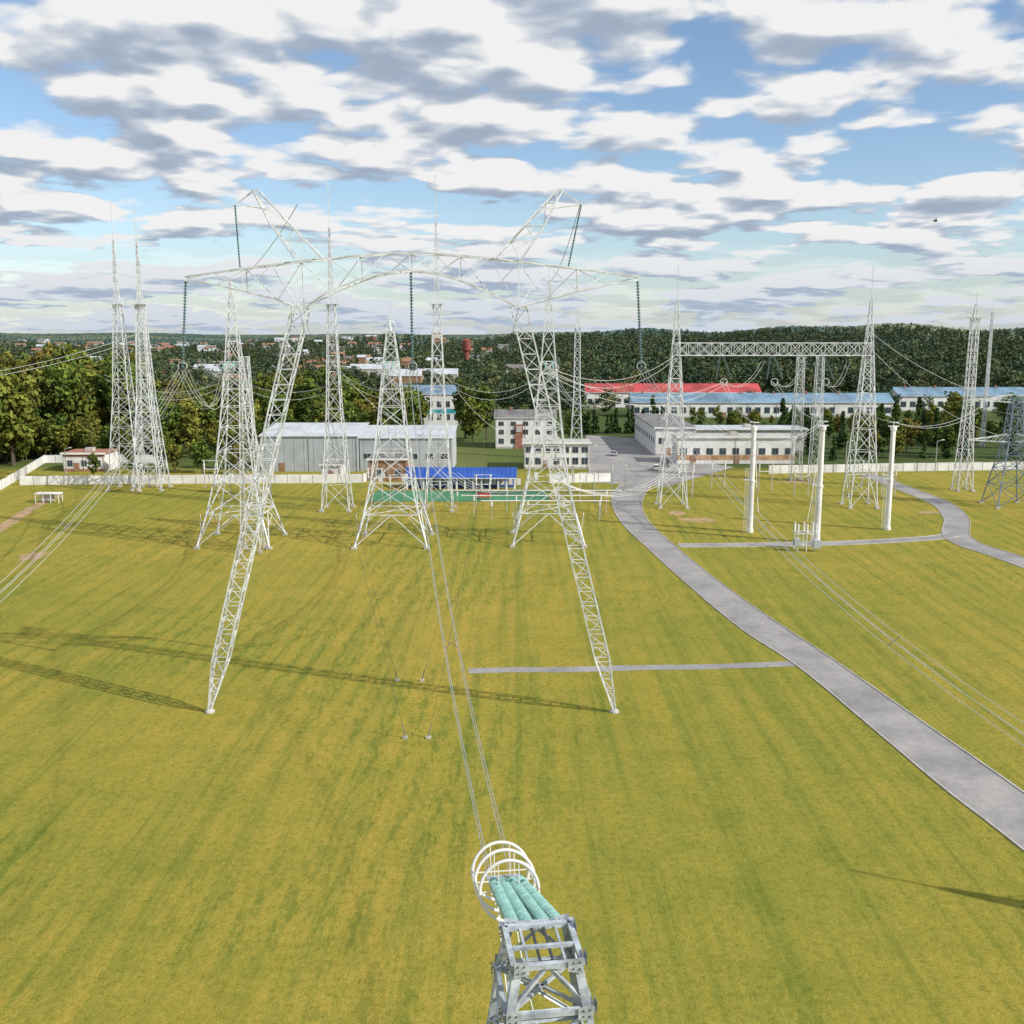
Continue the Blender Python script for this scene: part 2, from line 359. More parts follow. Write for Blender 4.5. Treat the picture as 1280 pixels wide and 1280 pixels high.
slim('lattice_mast',-43.2,167,3.2,1.3,32,n=11)
slim('lattice_mast',69.5,249,2.6,1.5,30); slim('lattice_mast',74.2,249,2.6,1.5,30.2)
# ------------------------------------------------------------ lightning masts
def lmast(x,y,w,hp,h2,ht,three=False):
    mb=MB(); lattice(mb,(x,y,.2),w,(x,y,hp*.5),w*.5,5,.13,.06,'X'); lattice(mb,(x,y,hp*.5),w*.5,(x,y,hp),1.4,7,.12,.055,'X')
    mb.box(x-1.4,x+1.4,y-1.4,y+1.4,hp,hp+.12,'steel')
    for c in corners((x,y,hp),2.8): mb.beam(c,c+V((0,0,1.1)),.05)
    cc=corners((x,y,hp+1.1),2.8)
    for j in range(4): mb.beam(cc[j],cc[(j+1)%4],.045)
    lattice(mb,(x,y,hp),1.0,(x,y,h2),.3,9,.085,.045,'X'); mb.beam((x,y,h2),(x,y,ht),.09)
    footings(mb,(x,y,0),w); mb.obj('lightning_mast')
lmast(-35.8,207,5.6,41.3,56,65); lmast(-14.9,207,5.6,41.3,57,66)
lmast(-88.8,235,7.2,42,56,65); lmast(-83.6,235,6.6,42,56,64); lmast(-86.4,242,5.6,42,46,52)
lmast(18.3,290,3.6,37,39.5,42); lmast(103.6,233,3.4,39,42,45)
lmast(55,50,2.5,15,20,24)
mb=MB(); lattice(mb,(148.4,322,0),1.0,(148.4,322,42),.5,20,.1,.05,'X'); mb.beam((148.4,322,42),(148.4,322,46),.1); mb.obj('radio_mast')
# ------------------------------------------------------------ gantry
mb=MB()
for x in(33.4,72.6):
    lattice(mb,(x,211,.2),5.6,(x,211,31.2),1.7,8,.14,.07,'X'); lattice(mb,(x,211,31.2),1.7,(x,211,42.3),.35,6,.10,.05,'X'); mb.beam((x,211,42.3),(x,211,49),.09); footings(mb,(x,211,0),5.6)
hbeam(mb,(33.4,211,31.2),(72.6,211,31.2),2.4,2.5,17,.12,.065)
for x in(42.5,52.7,63):
    for s_ in(-1,1):
        mb.string((x+s_*.3,211-1.2,31.1),(x+s_*1.6,207,26.5),.17,'ins_dark',.24,8)
    mb.torus((x,207,26),(0,1,0),.7,.07,n=16)
mb.obj('substation_gantry')
def post(x,y,h):
    mb=MB(); mb.lathe((x,y,0),(x,y,h),[(0,.62),(.03,.62),(.031,.50),(.48,.48),(.481,.6),(.50,.6),(.501,.45),(.965,.42),(.966,.58),(1,.58),(1,0)],'white',16)
    mb.box(x-1.0,x+1.0,y-.12,y+.12,h,h+.2,'steel')
    mb.box(x-1.5,x-.5,y-.5,y+.5,h*.5,h*.5+.1,'steel')
    for j in range(2): mb.beam((x-1.3+.5*j,y-.62,.2),(x-1.3+.5*j,y-.62,h*.62),.04)
    for j in range(26): mb.beam((x-1.3,y-.62,.5+j*.45),(x-.8,y-.62,.5+j*.45),.025)
    mb.torus((x,y,h+.8),(0,0,1),.8,.06,n=18); mb.obj('substation_post')
    return V((x,y,h+.8))
PO=[post(43.3,183,19.2),post(52.7,173.5,20.2),post(69.2,185.5,19)]
mb=MB()
for x in(47.4,48.9,50.4):
    for y in(166.5,168.5): mb.beam((x,y,0),(x,y,3),.1); mb.beam((x,y,3),(x+.0,y,4.6),.17,'white',True,8)
for y in(166.5,168.5): mb.beam((47,y,3),(51,y,3),.12,'steel',True); mb.beam((47,y,1.2),(51,y,1.2),.07)
mb.box(46.8,47.8,166,167,1,2.2,'wallgrey'); mb.box(50,51.2,166,167,.6,1.9,'wallgrey'); mb.obj('disconnector_switch')
def support(x,y,h=4.5,w=3):
    mb=MB()
    for s_ in(-1,1):
        mb.beam((x+s_*w/2,y,0),(x+s_*w/2,y,h),.13,'conc',True)
        mb.lathe((x+s_*w/2,y,h),(x+s_*w/2,y,h+2),[(0,.2),(.3,.12),(.5,.2),(.7,.12),(1,.2),(1,0)],'white',8)
    mb.beam((x-w/2,y,h),(x+w/2,y,h),.11,'steel',True); mb.beam((x-w/2-.5,y,h+2),(x+w/2+.5,y,h+2),.08,'steel',True); mb.obj('insulator_support')
for x,y in((-55,225),(-62,228),(-30,222),(-24,212),(12,226),(16,215),(24,228),(40,232),(48,236),(58,232),(64,224),(80,236),(84,226),(-70,236),(38,222),(-6,212)): support(x,y)
# tubular busbars carried on low posts
mb=MB()
for y,z,x0,x1 in((203,4.6,-14,22),(199,4.2,-10,20),(195,3.8,-6,19)):
    mb.beam((x0,y,z),(x1,y,z),.11,'white',True,6)
    for i in range(4):
        x=x0+(x1-x0)*(i+.3)/3.6; mb.beam((x,y,0),(x,y,z-1),.10,'conc'); mb.lathe((x,y,z-1),(x,y,z),[(0,.2),(.3,.12),(.5,.2),(.7,.12),(1,.18)],'white',8)
mb.obj('busbar')
mb=MB(); cx,cy=104,212
lattice(mb,(cx,cy,.2),7.6,(cx,cy,13),3.2,4,.14,.08,'X','steel_dark'); lattice(mb,(cx,cy,13),3.2,(cx,cy,22.5),1.8,4,.13,.07,'X','steel_dark')
for z,l in((21.6,7.5),(13.4,9.5)):
    for s_ in(-1,1):
        t=V((cx+s_*l,cy,z+.4))
        for dy in(-.9,.9):
            for zz in(z,z+1.6): mb.beam((cx+s_*.9,cy+dy,zz),t,.11,'steel')
            for q in range(1,5):
                f=q/5; a=V((cx+s_*.9,cy+dy,z)).lerp(t,f); b_=V((cx+s_*.9,cy+dy,z+1.6)).lerp(t,f-.15); mb.beam(a,b_,.05,'steel')
        mb.string(t,t+V((0,0,-2)),.16,'ins_dark',.24,8)
footings(mb,(cx,cy,0),7.6); mb.obj('anchor_pylon')
W_=lambda p,q,s,r=.042,k='wire',n=14: wr.wire(p,q,s,r,k,n)
for i,r in enumerate(RT):
    for a in(-.7,-.3,.3,.7):
        W_((r[0]+a,r[1]+1,31),( -70+i*40+a,233,30),3+abs(a)); 
for x in(42.5,52.7,63):
    for a in(-.4,.4):
        W_((x+a,207,26),(x+a+18,249,29),3); W_((x+a,207,26),PO[[42.5,52.7,63].index(x)],1.5)
W_((6.2,176,44.3),(33.4,211,42.3),3); W_((-18.9,PY,47),(-46.9,174.5,44.3),1.5); W_((6,PY,47),(6.2,176,44.3),1.5)
for a in(0,.7): W_((6.4,171,30-a),(33.4,210,31.5-a),3.5+a); W_((5.6,171,30-a),(42.5,207,26-a),4+a)
W_((72.6,211,36),(104,212,22),2.5); W_((72.6,211,33),(104,212,14),3)
for z in(22,21): W_((96.5,212,z-1.5),(69.2,185.5,19.8),2)
for dx in(-6,6): W_((104+dx,212,20),(190,150,22),4)
for a in(0,1.2): W_((-85,234,34+a),(-135,140,30),6,.05)
for a in(-.5,.5): W_((-84,234,24+a),(-46.9+a,173,30),3.5); W_((-84,234,26+a),PH[0]+V((a,0,0)),7)
for x in(-35.8,-14.9): W_((x,207,30),(x+12,250,12),2); 
for a in(0,.8):
    for x0,x1 in((-86,-60),(-60,-35.8),(-35.8,-14.9),(-14.9,5),(5,18),(18,33)): W_((x0,218,27-a),(x1,218,26-a),3.2+a)
for i in range(4): W_((6+i*.6,178,11.5-i*.4),(33+i,208,9),4.5,.05); W_((2+i,180,9),(-14+i,205,8),2.5,.05)
for p,x in((PO[0],43),(PO[1],49),(PO[2],66)):
    W_(p,(x,167 if x==49 else 176,5),1.0)
for a in(-.4,.4): W_(PO[1]+V((a,0,0)),PH[2]+V((a,0,0)),5,.03,'wire',20)
wr.obj('power_line')
# ------------------------------------------------------------ ground and roads
g=MB(); Rg=12000; g.poly([(-Rg,-600,0),(Rg,-600,0),(Rg,Rg,0),(-Rg,Rg,0)],'grass'); g.obj('ground')
def smooth(pts,sub=6):
    out=[]; n=len(pts)
    for i in range(n-1):
        p0=V((*pts[max(i-1,0)],0));p1=V((*pts[i],0));p2=V((*pts[i+1],0));p3=V((*pts[min(i+2,n-1)],0))
        for s_ in range(sub):
            t=s_/sub; out.append(.5*((2*p1)+(p2-p0)*t+(2*p0-5*p1+4*p2-p3)*t*t+(3*p1-p0-3*p2+p3)*t**3))
    out.append(V((*pts[-1],0))); return out
def road(name,L,Rr,z,kerb=True,k='asphalt'):
    L=smooth(L);Rr=smooth(Rr); mb=MB(); n=min(len(L),len(Rr))
    for i in range(n-1): mb.poly([L[i]+V((0,0,z)),Rr[i]+V((0,0,z)),Rr[i+1]+V((0,0,z)),L[i+1]+V((0,0,z))],k)
    o=mb.obj(name)
    if kerb:
        kb=MB()
        for E,O in((L,Rr),(Rr,L)):
            for i in range(n-1):
                o0=(E[i]-O[i]).normalized()*.15; o1=(E[i+1]-O[i+1]).normalized()*.15; h=V((0,0,.10)); 
                kb.poly([E[i]+h,E[i+1]+h,E[i+1]+o1+h,E[i]+o0+h],'conc'); kb.poly([E[i],E[i+1],E[i+1]+h,E[i]+h],'conc'); kb.poly([E[i]+o0,E[i+1]+o1,E[i+1]+o1+h,E[i]+o0+h],'conc')
        kb.obj('kerb')
def strip(name,pts,w,z,kerb=True,k='asphalt'):
    ps=smooth(pts,1 if len(pts)==2 else 6); L=[];Rr=[]
    for i,p in enumerate(ps):
        t=(ps[min(i+1,len(ps)-1)]-ps[max(i-1,0)]).normalized(); nrm=V((-t.y,t.x,0)); ww=w[0]+(w[1]-w[0])*i/(len(ps)-1) if isinstance(w,tuple) else w
        if not kerb: ww*=random.uniform(.86,1.1)
        L.append(tuple((p+nrm*ww/2).xy));Rr.append(tuple((p-nrm*ww/2).xy))
    mb=MB()
    for i in range(len(L)-1): mb.poly([(*L[i],z),(*Rr[i],z),(*Rr[i+1],z),(*L[i+1],z)],k)
    mb.obj(name)
    if kerb:
        kb=MB()
        for E,s_ in((L,1),(Rr,-1)):
            for i in range(len(E)-1):
                a=V((*E[i],.04));b_=V((*E[i+1],.04)); kb.beam(a,b_,.08,'conc')
        kb.obj('kerb')
road('road',[(44,0),(39.5,40),(36.1,67),(34.6,76.9),(33.4,88),(31.3,106.6),(28.1,121.8),(25.6,141.8),(23.2,166),(20.9,195.2),(22,222.4),(26,242)],
            [(51,0),(45,45),(41.6,67),(40.2,78),(38.2,92),(35.6,110),(32.6,128),(29.9,148),(27.8,170),(26.2,196),(28.2,219.2),(33,240)],.024)
strip('access_road',[(28.5,171.1),(43.9,171.8),(58,173.3),(73.5,177.3),(80,181)],3.0,.016)
strip('service_road',[(91,262),(91.2,240),(91.4,225),(90.8,212),(86.5,196),(80,181),(78.5,172),(80,164),(81.5,152),(84,130)],(4.6,4.6),.020)
strip('footpath',[(-4.7,105.6),(0,106),(4,106),(8,106.2),(14,106.7),(20,106.9),(26,107.5),(33,108.3)],1.8,.012,False)
strip('dirt_track',[(-88,150),(-95,187),(-99.5,210),(-101,226)],2.6,.012,False,'soil')
mb=MB(); mb.poly([(18,246,.028),(30,241,.028),(36,238,.028),(60,274,.028),(50,290,.028),(45,349,.028),(26,360,.028),(20,264,.028)],'asphalt'); mb.obj('car_park')
def patch(x,y,rx,ry):
    mb=MB(); pts=[]
    for i in range(28):
        a=2*math.pi*i/28; q=random.uniform(.6,1.1); pts.append((x+math.cos(a)*rx*q,y+math.sin(a)*ry*q,.008))
    mb.poly(pts,'soil'); mb.obj('bare_soil_patch')
for p in((36,195,4,3),(33,203,2,3),(84,204,3,2),(-78,163,2.2,4),(70,246,6,2)): patch(*p)
# ------------------------------------------------------------ walls
def wall(pts,h=2.1):
    mb=MB()
    for (x0,y0),(x1,y1) in zip(pts,pts[1:]):
        a=V((x0,y0,0));b_=V((x1,y1,0)); L=(b_-a).length; n=max(1,int(L/3)); d=(b_-a)/n; u=d.normalized(); nr=V((-u.y,u.x,0))
        for i in range(n):
            p=a+d*i; q=p+d*.985; hh=h*random.uniform(.97,1.03)
            c=[p-nr*.08,q-nr*.08,q+nr*.08,p+nr*.08]; i0=len(mb.v); mb.v+=list(c)+[v+V((0,0,hh)) for v in c]
            for f in ((4,5,6,7),(0,1,5,4),(1,2,6,5),(2,3,7,6),(3,0,4,7)): mb.f.append(tuple(i0+t for t in f)); mb.mi.append(mb.m('white'))
            mb.beam(p,p+V((0,0,hh+.15)),.15,'conc',True)
    mb.obj('concrete_wall')
wall([(-150,150),(-118,234),(-130,283)]); wall([(-117,241),(-95,243),(-60,244),(-36,245)]); wall([(-130,283),(-96,284)])
wall([(9,244),(24,247)]); wall([(66,261),(96,265),(130,268),(190,270)]); wall([(-36,245),(-34,262)])
# ------------------------------------------------------------ buildings
def building(name,x0,x1,y0,y1,h,roof='flat',rh=2,wallm='white',roofm='darkroof',wins=None,doors=(),bands=(),over=.4,sidewins=0):
    e=empty(name); mb=MB(); mb.box(x0,x1,y0,y1,0,h,wallm)
    if not bands and wallm=='white': bands=((0,.6,'conc'),)
    for z0,z1,km in bands: mb.box(x0-.03,x1+.03,y0-.03,y0,z0,z1,km)
    nd=max(2,int((x1-x0)/12))
    for i in range(nd+1):
        x=x0+.3+(x1-x0-.6)*i/nd; mb.beam((x,y0-.14,.1),(x,y0-.14,h-.15),.07,'conc')
    if roof=='gable': mb.poly([(x0,y0,h),(x0,y1,h),(x0,(y0+y1)/2,h+rh)],wallm); mb.poly([(x1,y0,h),(x1,y1,h),(x1,(y0+y1)/2,h+rh)],wallm)
    mb.obj('walls',e); r=MB(); o=over; ym=(y0+y1)/2
    if roof=='gable':
        s_=rh/(ym-y0)*o
        for a,b_ in(((y0-o,h-s_),(ym,h+rh)),((y1+o,h-s_),(ym,h+rh))):
            for t in(.02,.2):
                r.poly([(x0-o,a[0],a[1]+t),(x1+o,a[0],a[1]+t),(x1+o,b_[0],b_[1]+t),(x0-o,b_[0],b_[1]+t)],roofm)
            r.poly([(x0-o,a[0],a[1]+.02),(x1+o,a[0],a[1]+.02),(x1+o,a[0],a[1]+.2),(x0-o,a[0],a[1]+.2)],'white')
        L=int((x1-x0)/1.2)
        for i in range(L):
            x=x0+(x1-x0)*(i+.5)/L; r.beam((x,y0-o,h-s_+.22),(x,ym,h+rh+.22),.04,roofm)
        for i in range(max(1,int((x1-x0)/14))):
            x=x0+5+i*14; r.box(x-.35,x+.35,ym-.9,ym-.3,h+rh-.6,h+rh+1.0,'brick')
    elif roof=='shed':
        r.poly([(x0-o,y0-o,h+.1),(x1+o,y0-o,h+.1),(x1+o,y1+o,h+rh),(x0-o,y1+o,h+rh)],roofm); r.poly([(x0-o,y0-o,h),(x1+o,y0-o,h),(x1+o,y0-o,h+.1),(x0-o,y0-o,h+.1)],'white')
        r.poly([(x0,y1,h),(x1,y1,h),(x1,y1,h+rh),(x0,y1,h+rh)],wallm); r.poly([(x1,y0,h),(x1,y1,h),(x1,y1,h+rh-.05)],wallm); r.poly([(x0,y0,h),(x0,y1,h),(x0,y1,h+rh-.05)],wallm)
        L=int((x1-x0)/2.4)
        for i in range(L):
            x=x0+(x1-x0)*(i+.5)/L; r.beam((x,y0-o,h+.14),(x,y1+o,h+rh+.04),.05,roofm); r.beam((x,y0-.03,0),(x,y0-.03,h),.05,wallm)
    else:
        r.box(x0-o,x1+o,y0-o,y1+o,h,h+.3,roofm); r.box(x0-o-.02,x1+o+.02,y0-o-.1,y0-o,h-.1,h+.4,'white')
        r.box((x0+x1)/2-1,(x0+x1)/2+1,ym-1,ym+1,h+.3,h+1.2,'conc')
    r.obj('roof',e)
    if wins:
        w=MB()
        for (z0,hh,n,ww,*m) in wins:
            for i in range(n):
                x=x0+(x1-x0)*(i+.5)/n
                if any(abs(x-d)<ww*.5+.8 and z0<2.4 for d in doors): continue
                w.box(x-ww/2-.12,x+ww/2+.12,y0-.06,y0-.001,z0-.12,z0+hh+.12,'white' if wallm!='white' else 'conc')
                w.box(x-ww/2,x-.04,y0-.08,y0-.058,z0,z0+hh,'glass'); w.box(x+.04,x+ww/2,y0-.08,y0-.058,z0,z0+hh,'glass')
            for i in range(sidewins):
                y=y0+(y1-y0)*(i+.5)/sidewins; w.box(x1+.001,x1+.06,y-ww/2,y+ww/2,z0,z0+hh,'glass'); w.box(x0-.06,x0-.001,y-ww/2,y+ww/2,z0,z0+hh,'glass')
        w.obj('windows',e)
    if doors:
        d=MB()
        for x in doors: d.box(x-.75,x+.75,y0-.09,y0-.001,.05,2.3,'brown')
        d.obj('door',e)
    return e
building('brick_house',-117,-106,265,274,4.6,'flat',1,'white','brick',[(1.4,1.5,3,1.3)],(-113.5,),((0,.7,'brick'),(3.9,4.5,'brick')))
building('warehouse',-65.5,-40,265,285,9.2,'shed',1.8,'wallgrey','roofgrey',None,(-60,)); 
building('warehouse',-39.8,-15.5,266,284,8.6,'shed',1.8,'wallgrey','roofgrey',[(3.2,1.4,6,2)],())
building('storage_shed',-35,-25.5,248,256,5.2,'flat',1,'brown','darkroof',[(1.2,1.6,2,1.5)],(-30,))
building('storage_shed',-47,-42,250,256,3.6,'flat',1,'white','darkroof',None,(-44.5,))
building('office_building',-50,-20,400,414,12,'gable',3,'white','steelblue',[(2,2.2,9,1.6),(7,2.2,9,1.6)],(-35,),((4.5,6.3,'teal'),),.4,3)
building('office_building',-5.2,13.6,318,330,9.6,'gable',2.0,'white','darkroof',[(1.6,1.5,5,1.5),(4.5,1.4,5,1.5),(7.2,1.2,5,1.5)],(4.5,),(),.4,3)
building('guard_house',3.2,20.5,270,279,6.8,'flat',1,'white','conc',[(1.3,1.7,7,1.5),(4.4,1.4,7,1.5)],(9,),(),.5,3)
e=MB(); e.box(.9,3.4,317.7,318-.002,0,7.6,'brick'); e.box(1.3,3,317.5,317.7,5.2,7.0,'conc'); e.obj('entrance_facade')
building('long_industrial_building',35.5,118.4,490,506,7.5,'gable',3.6,'white','red',[(2,2.4,24,2)],(60,),(),.5,3)
building('long_industrial_building',50.9,161,434,448,6.5,'gable',3.4,'white','steelblue',[(2,2.4,28,2.2)],(90,140),(),.5,3)
building('long_industrial_building',177,262,470,486,7,'gable',3.4,'white','steelblue',[(2,2.4,20,2.4)],(200,),(),.5,3)
building('garage_block',45.5,78,281,290,7.2,'flat',1,'white','conc',[(2.6,1.7,9,1.7)],(50,62),((1,2.4,'orange'),),.4,2)
building('garage_block',42,54,300,350,8,'flat',1,'white','darkroof',[(3.5,1.7,3,1.7)],(46,),(),.4,10)
building('garage_block',56,90,312,324,6.5,'flat',1,'conc','roofgrey',[(3,1.7,8,1.7)],(58,),(),.4,2)
building('town_building',-62,-46,520,532,14,'gable',3,'brown','roofgrey',[(2,1.7,6,1.4),(5.4,1.7,6,1.4),(8.8,1.7,6,1.4)],(),(),.4,3)
for (x,y,w_,d_,h_,rm) in((-250,610,30,12,8,'roofgrey'),(-170,590,20,11,8,'brown'),(-110,700,30,14,11,'roofgrey'),(-60,640,26,14,10,'roofgrey'),(-235,760,36,14,9,'roofgrey')):
    building('town_building',x,x+w_,y,y+d_,h_,'gable',3,'conc',rm,[(1.6,1.7,7,1.5),(5,1.7,7,1.5)],(),(),.4,3)
e=empty('pavilion'); a=MB(); a.box(-24.4,.7,237.5,241,0,2.6,'blue')
for i in range(14):
    x=-24.3+i*1.92; a.box(x-.22,x+.22,234.1,234.5,0,2.7,'white'); a.box(x+.45,x+1.4,237.4,237.499,.6,2.1,'white')
a.obj('walls',e); a=MB(); a.poly([(-24.8,233.8,2.7),(1.1,233.8,2.7),(1.1,238,4.7),(-24.8,238,4.7)],'blue'); a.poly([(-24.8,241.4,2.7),(1.1,241.4,2.7),(1.1,238,4.7),(-24.8,238,4.7)],'blue'); a.box(-24.8,1.1,233.7,233.8,2.55,2.75,'white')
for i in range(26): a.beam((-24.3+i,233.8,2.75),(-24.3+i,238,4.75),.05,'blue')
a.obj('roof',e)
mb=MB(); mb.poly([(-31,217,.02),(8,217,.02),(8,232.5,.02),(-31,232.5,.02)],'green'); mb.obj('sports_court')
mb=MB()
for i in range(40): mb.beam((-31+i,217,0),(-31+i,217,1.3),.05,'greenfence'); 
for z in(.15,.7,1.3): mb.beam((-31,217,z),(8,217,z),.05,'greenfence',True)
mb.obj('green_fence')
mb=MB(); mb.box(-7.5,-4.5,219.5,220.3,.5,.65,'red'); mb.box(-7.5,-4.5,220.3,220.4,.65,1.5,'red')
for x in(-7.3,-4.7): mb.box(x-.1,x+.1,219.6,220.3,0,.5,'plate')
mb.obj('park_bench')
mb=MB(); mb.box(-101.6,-96.3,215,217,1.9,2.1,'white')
for x in(-101.4,-99.8,-98.2,-96.5):
    for y in(215.1,216.9): mb.beam((x,y,0),(x,y,1.9),.09,'white')
mb.box(-100.5,-98,215.6,216.6,.4,1.8,'conc'); mb.obj('equipment_cabinet')
mb=MB(); mb.lathe((-43.5,990,0),(-43.5,990,30),[(0,3),(.55,2.6),(.62,4.2),(.92,4.2),(1,0)],'rust',14); mb.obj('water_tower')
def lamp(x,y,h=8):
    mb=MB(); mb.lathe((x,y,0),(x,y,h),[(0,.16),(1,.08)],'conc',8); mb.beam((x,y,h),(x+1.4,y,h+.4),.06); mb.box(x+1,x+1.8,y-.15,y+.15,h+.3,h+.5,'white'); mb.obj('street_lamp')
for p in((-108,246),(-70,248),(19,250),(38,252),(62,258),(86,262),(110,264),(-122,230)): lamp(*p)
def car(x,y,rot,colk):
    mb=MB()
    def bx(x0,x1,z0,z1,w0,w1,k,t0=0,t1=0):
        i=len(mb.v); mb.v+=[V(a) for a in((x0,-w0,z0),(x1,-w0,z0),(x1,w0,z0),(x0,w0,z0),(x0+t0,-w1,z1),(x1-t1,-w1,z1),(x1-t1,w1,z1),(x0+t0,w1,z1))]
        for f in((3,2,1,0),(4,5,6,7),(0,1,5,4),(1,2,6,5),(2,3,7,6),(3,0,4,7)): mb.f.append(tuple(i+a for a in f)); mb.mi.append(mb.m(k))
    bx(-2.15,2.15,.32,.68,.85,.88,colk); bx(-2.15,2.15,.68,.92,.88,.82,colk,.05,.12); bx(-1.6,1.0,.92,1.36,.80,.66,'glass',.35,.7); bx(-1.25,.32,1.36,1.42,.66,.62,colk,.05,.05)
    for wx in(-1.35,1.35):
        for s_ in(-1,1): mb.lathe((wx,s_*.68,.32),(wx,s_*.89,.32),[(0,0),(0,.32),(1,.32),(1,.18),(.9,0)],'plate',12)
    for s_ in(-1,1): mb.box(2.1,2.16,s_*.6-.15,s_*.6+.15,.6,.75,'white'); mb.box(-2.16,-2.1,s_*.6-.15,s_*.6+.15,.6,.78,'red')
    o=mb.obj('parked_car'); o.location=(x,y,.03); o.rotation_euler=(0,0,rot)
car(38,268,1.5,'white'); car(41.5,275,1.5,'plate'); car(30,300,1.4,'wallgrey')
# ------------------------------------------------------------ vegetation
def quads(cent,nrm,size,r):
    n=len(cent); a=r.normal(size=(n,3)); u=np.cross(nrm,a); u/=np.linalg.norm(u,axis=1)[:,None]+1e-9; w=np.cross(nrm,u)
    s1=(size*r.uniform(.6,1.3,n))[:,None]; s2=(size*r.uniform(.5,1.1,n))[:,None]
    return np.stack([cent-u*s1-w*s2*.3,cent+u*s1*.2-w*s2,cent+u*s1+w*s2*.3,cent-u*s1*.2+w*s2],1).reshape(-1,3)
def crown(kind,h,rad,ncl,nl,size,seed):
    r=np.random.default_rng(seed); C=[];Nn=[];T=[]
    for i in range(ncl):
        if kind=='d':
            d=r.normal(size=3); d/=np.linalg.norm(d); q=r.uniform(.35,1)**.6; c=np.array([d[0]*rad*q*.8,d[1]*rad*q*.8,h*.55+d[2]*h*.38*q]); cr=rad*r.uniform(.24,.44)
            if c[2]<h*.45: cr*=.85
        else:
            t=r.uniform(.02,1)**1.2; a=r.uniform(0,6.28); rr=rad*(1-t)*.7+.05; c=np.array([math.cos(a)*rr*r.uniform(.3,1),math.sin(a)*rr*r.uniform(.3,1),h*(.05+.9*t)]); cr=rad*(.45-.28*t)
        n=nl; d=r.normal(size=(n,3)); d/=np.linalg.norm(d,axis=1)[:,None]
        C.append(c+d*cr*r.uniform(.55,1.08,n)[:,None]*np.array([1,1,.8])); Nn.append(d+r.normal(size=(n,3))*.45)
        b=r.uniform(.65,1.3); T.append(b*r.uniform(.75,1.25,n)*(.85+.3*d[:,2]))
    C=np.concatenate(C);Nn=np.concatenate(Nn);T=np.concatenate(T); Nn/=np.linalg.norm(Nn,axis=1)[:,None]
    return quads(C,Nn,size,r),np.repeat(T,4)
def npmesh(name,vv,tint,alpha,mat):
    me=bpy.data.meshes.new(name); n=len(vv); me.vertices.add(n); me.vertices.foreach_set('co',vv.astype(np.float32).ravel())
    me.loops.add(n); me.loops.foreach_set('vertex_index',np.arange(n,dtype=np.int32)); me.polygons.add(n//4)
    me.polygons.foreach_set('loop_start',np.arange(0,n,4,dtype=np.int32)); 
    at=me.attributes.new('tint','FLOAT_COLOR','POINT'); c=np.ones((n,4),np.float32); c[:,:3]=tint[:,None]; c[:,3]=alpha; at.data.foreach_set('color',c.ravel())
    me.materials.append(mat); me.update(calc_edges=True); me.validate(); return me
def treemesh(kind,h,rad,ncl,nl,size,seed,mk):
    vv,t=crown(kind,h,rad,ncl,nl,size,seed); me=npmesh('tree_crown',vv,t,0.0,M[mk])
    mb=MB(); r=random.Random(seed)
    mb.lathe((0,0,-.2),(0,0,h*.75),[(0,h*.022),(.1,h*.016),(.6,h*.01),(1,h*.003)],'bark',8)
    if kind=='d':
        for i in range(9):
            z=h*r.uniform(.28,.6); a=r.uniform(0,6.28); q=V((math.cos(a)*rad*.6,math.sin(a)*rad*.6,z+h*r.uniform(.1,.22))); mb.beam((0,0,z),q,h*.004,'bark')
            mb.beam(q,q+V((r.uniform(-1,1),r.uniform(-1,1),1.3)),h*.0025,'bark')
    tr=bpy.data.meshes.new('trunk'); tr.from_pydata([tuple(v) for v in mb.v],[],mb.f); tr.materials.append(M['bark'])
    return me,tr
def joined(kind,h,rad,ncl,nl,size,seed,mk):
    a,b_=treemesh(kind,h,rad,ncl,nl,size,seed,mk)
    oa=bpy.data.objects.new('a',a); ob=bpy.data.objects.new('b',b_); COL.objects.link(oa); COL.objects.link(ob)
    bpy.ops.object.select_all(action='DESELECT'); oa.select_set(True); ob.select_set(True); bpy.context.view_layer.objects.active=oa
    bpy.ops.object.join(); me=oa.data; bpy.data.objects.remove(oa); return me
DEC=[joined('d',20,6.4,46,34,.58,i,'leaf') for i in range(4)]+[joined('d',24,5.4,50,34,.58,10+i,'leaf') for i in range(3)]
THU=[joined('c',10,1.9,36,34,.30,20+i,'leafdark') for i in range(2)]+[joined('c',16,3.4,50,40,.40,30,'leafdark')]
def plant(me,name,x,y,s_,sz=None):
    o=bpy.data.objects.new(name,me); COL.objects.link(o); o.location=(x,y,0); o.rotation_euler=(0,0,random.uniform(0,6.28)); o.scale=(s_,s_,sz or s_*random.uniform(.9,1.1))
def blocked(x,y,pad=6):
    for b_ in((-66,-15,262,286),(-50,-20,398,416),(-5,14,316,332),(3,21,268,281),(35,119,470,508),(50,162,405,450),(177,262,440,488),(42,92,278,352),(15,62,235,365),(-118,-105,262,275),(-62,-46,500,535),(-36,-24,246,257),
        (-250,-220,585,622),(-170,-150,570,601),(-110,-80,670,714),(-60,-34,610,654),(-235,-199,730,774)):
        if b_[0]-pad<x<b_[1]+pad and b_[2]-pad<y<b_[3]+pad: return True
    return False
cnt=0
for i in range(3000):
    y=262+200*random.random()**1.3; x=random.uniform(-.62*y,-.36*y)
    if y<300 and x>-134: continue
    if blocked(x,y): continue
    plant(random.choice(DEC),'deciduous_tree',x,y,random.uniform(1.0,1.38)); cnt+=1
    if cnt>195: break
for i in range(50):
    t=i/50; x=-165+t*66+random.uniform(-2,2); y=288+random.uniform(0,8)
    if x<-132: y-=(-132-x)*.9
    plant(random.choice(DEC),'deciduous_tree',x,y,random.uniform(.3,.6))
cnt=0
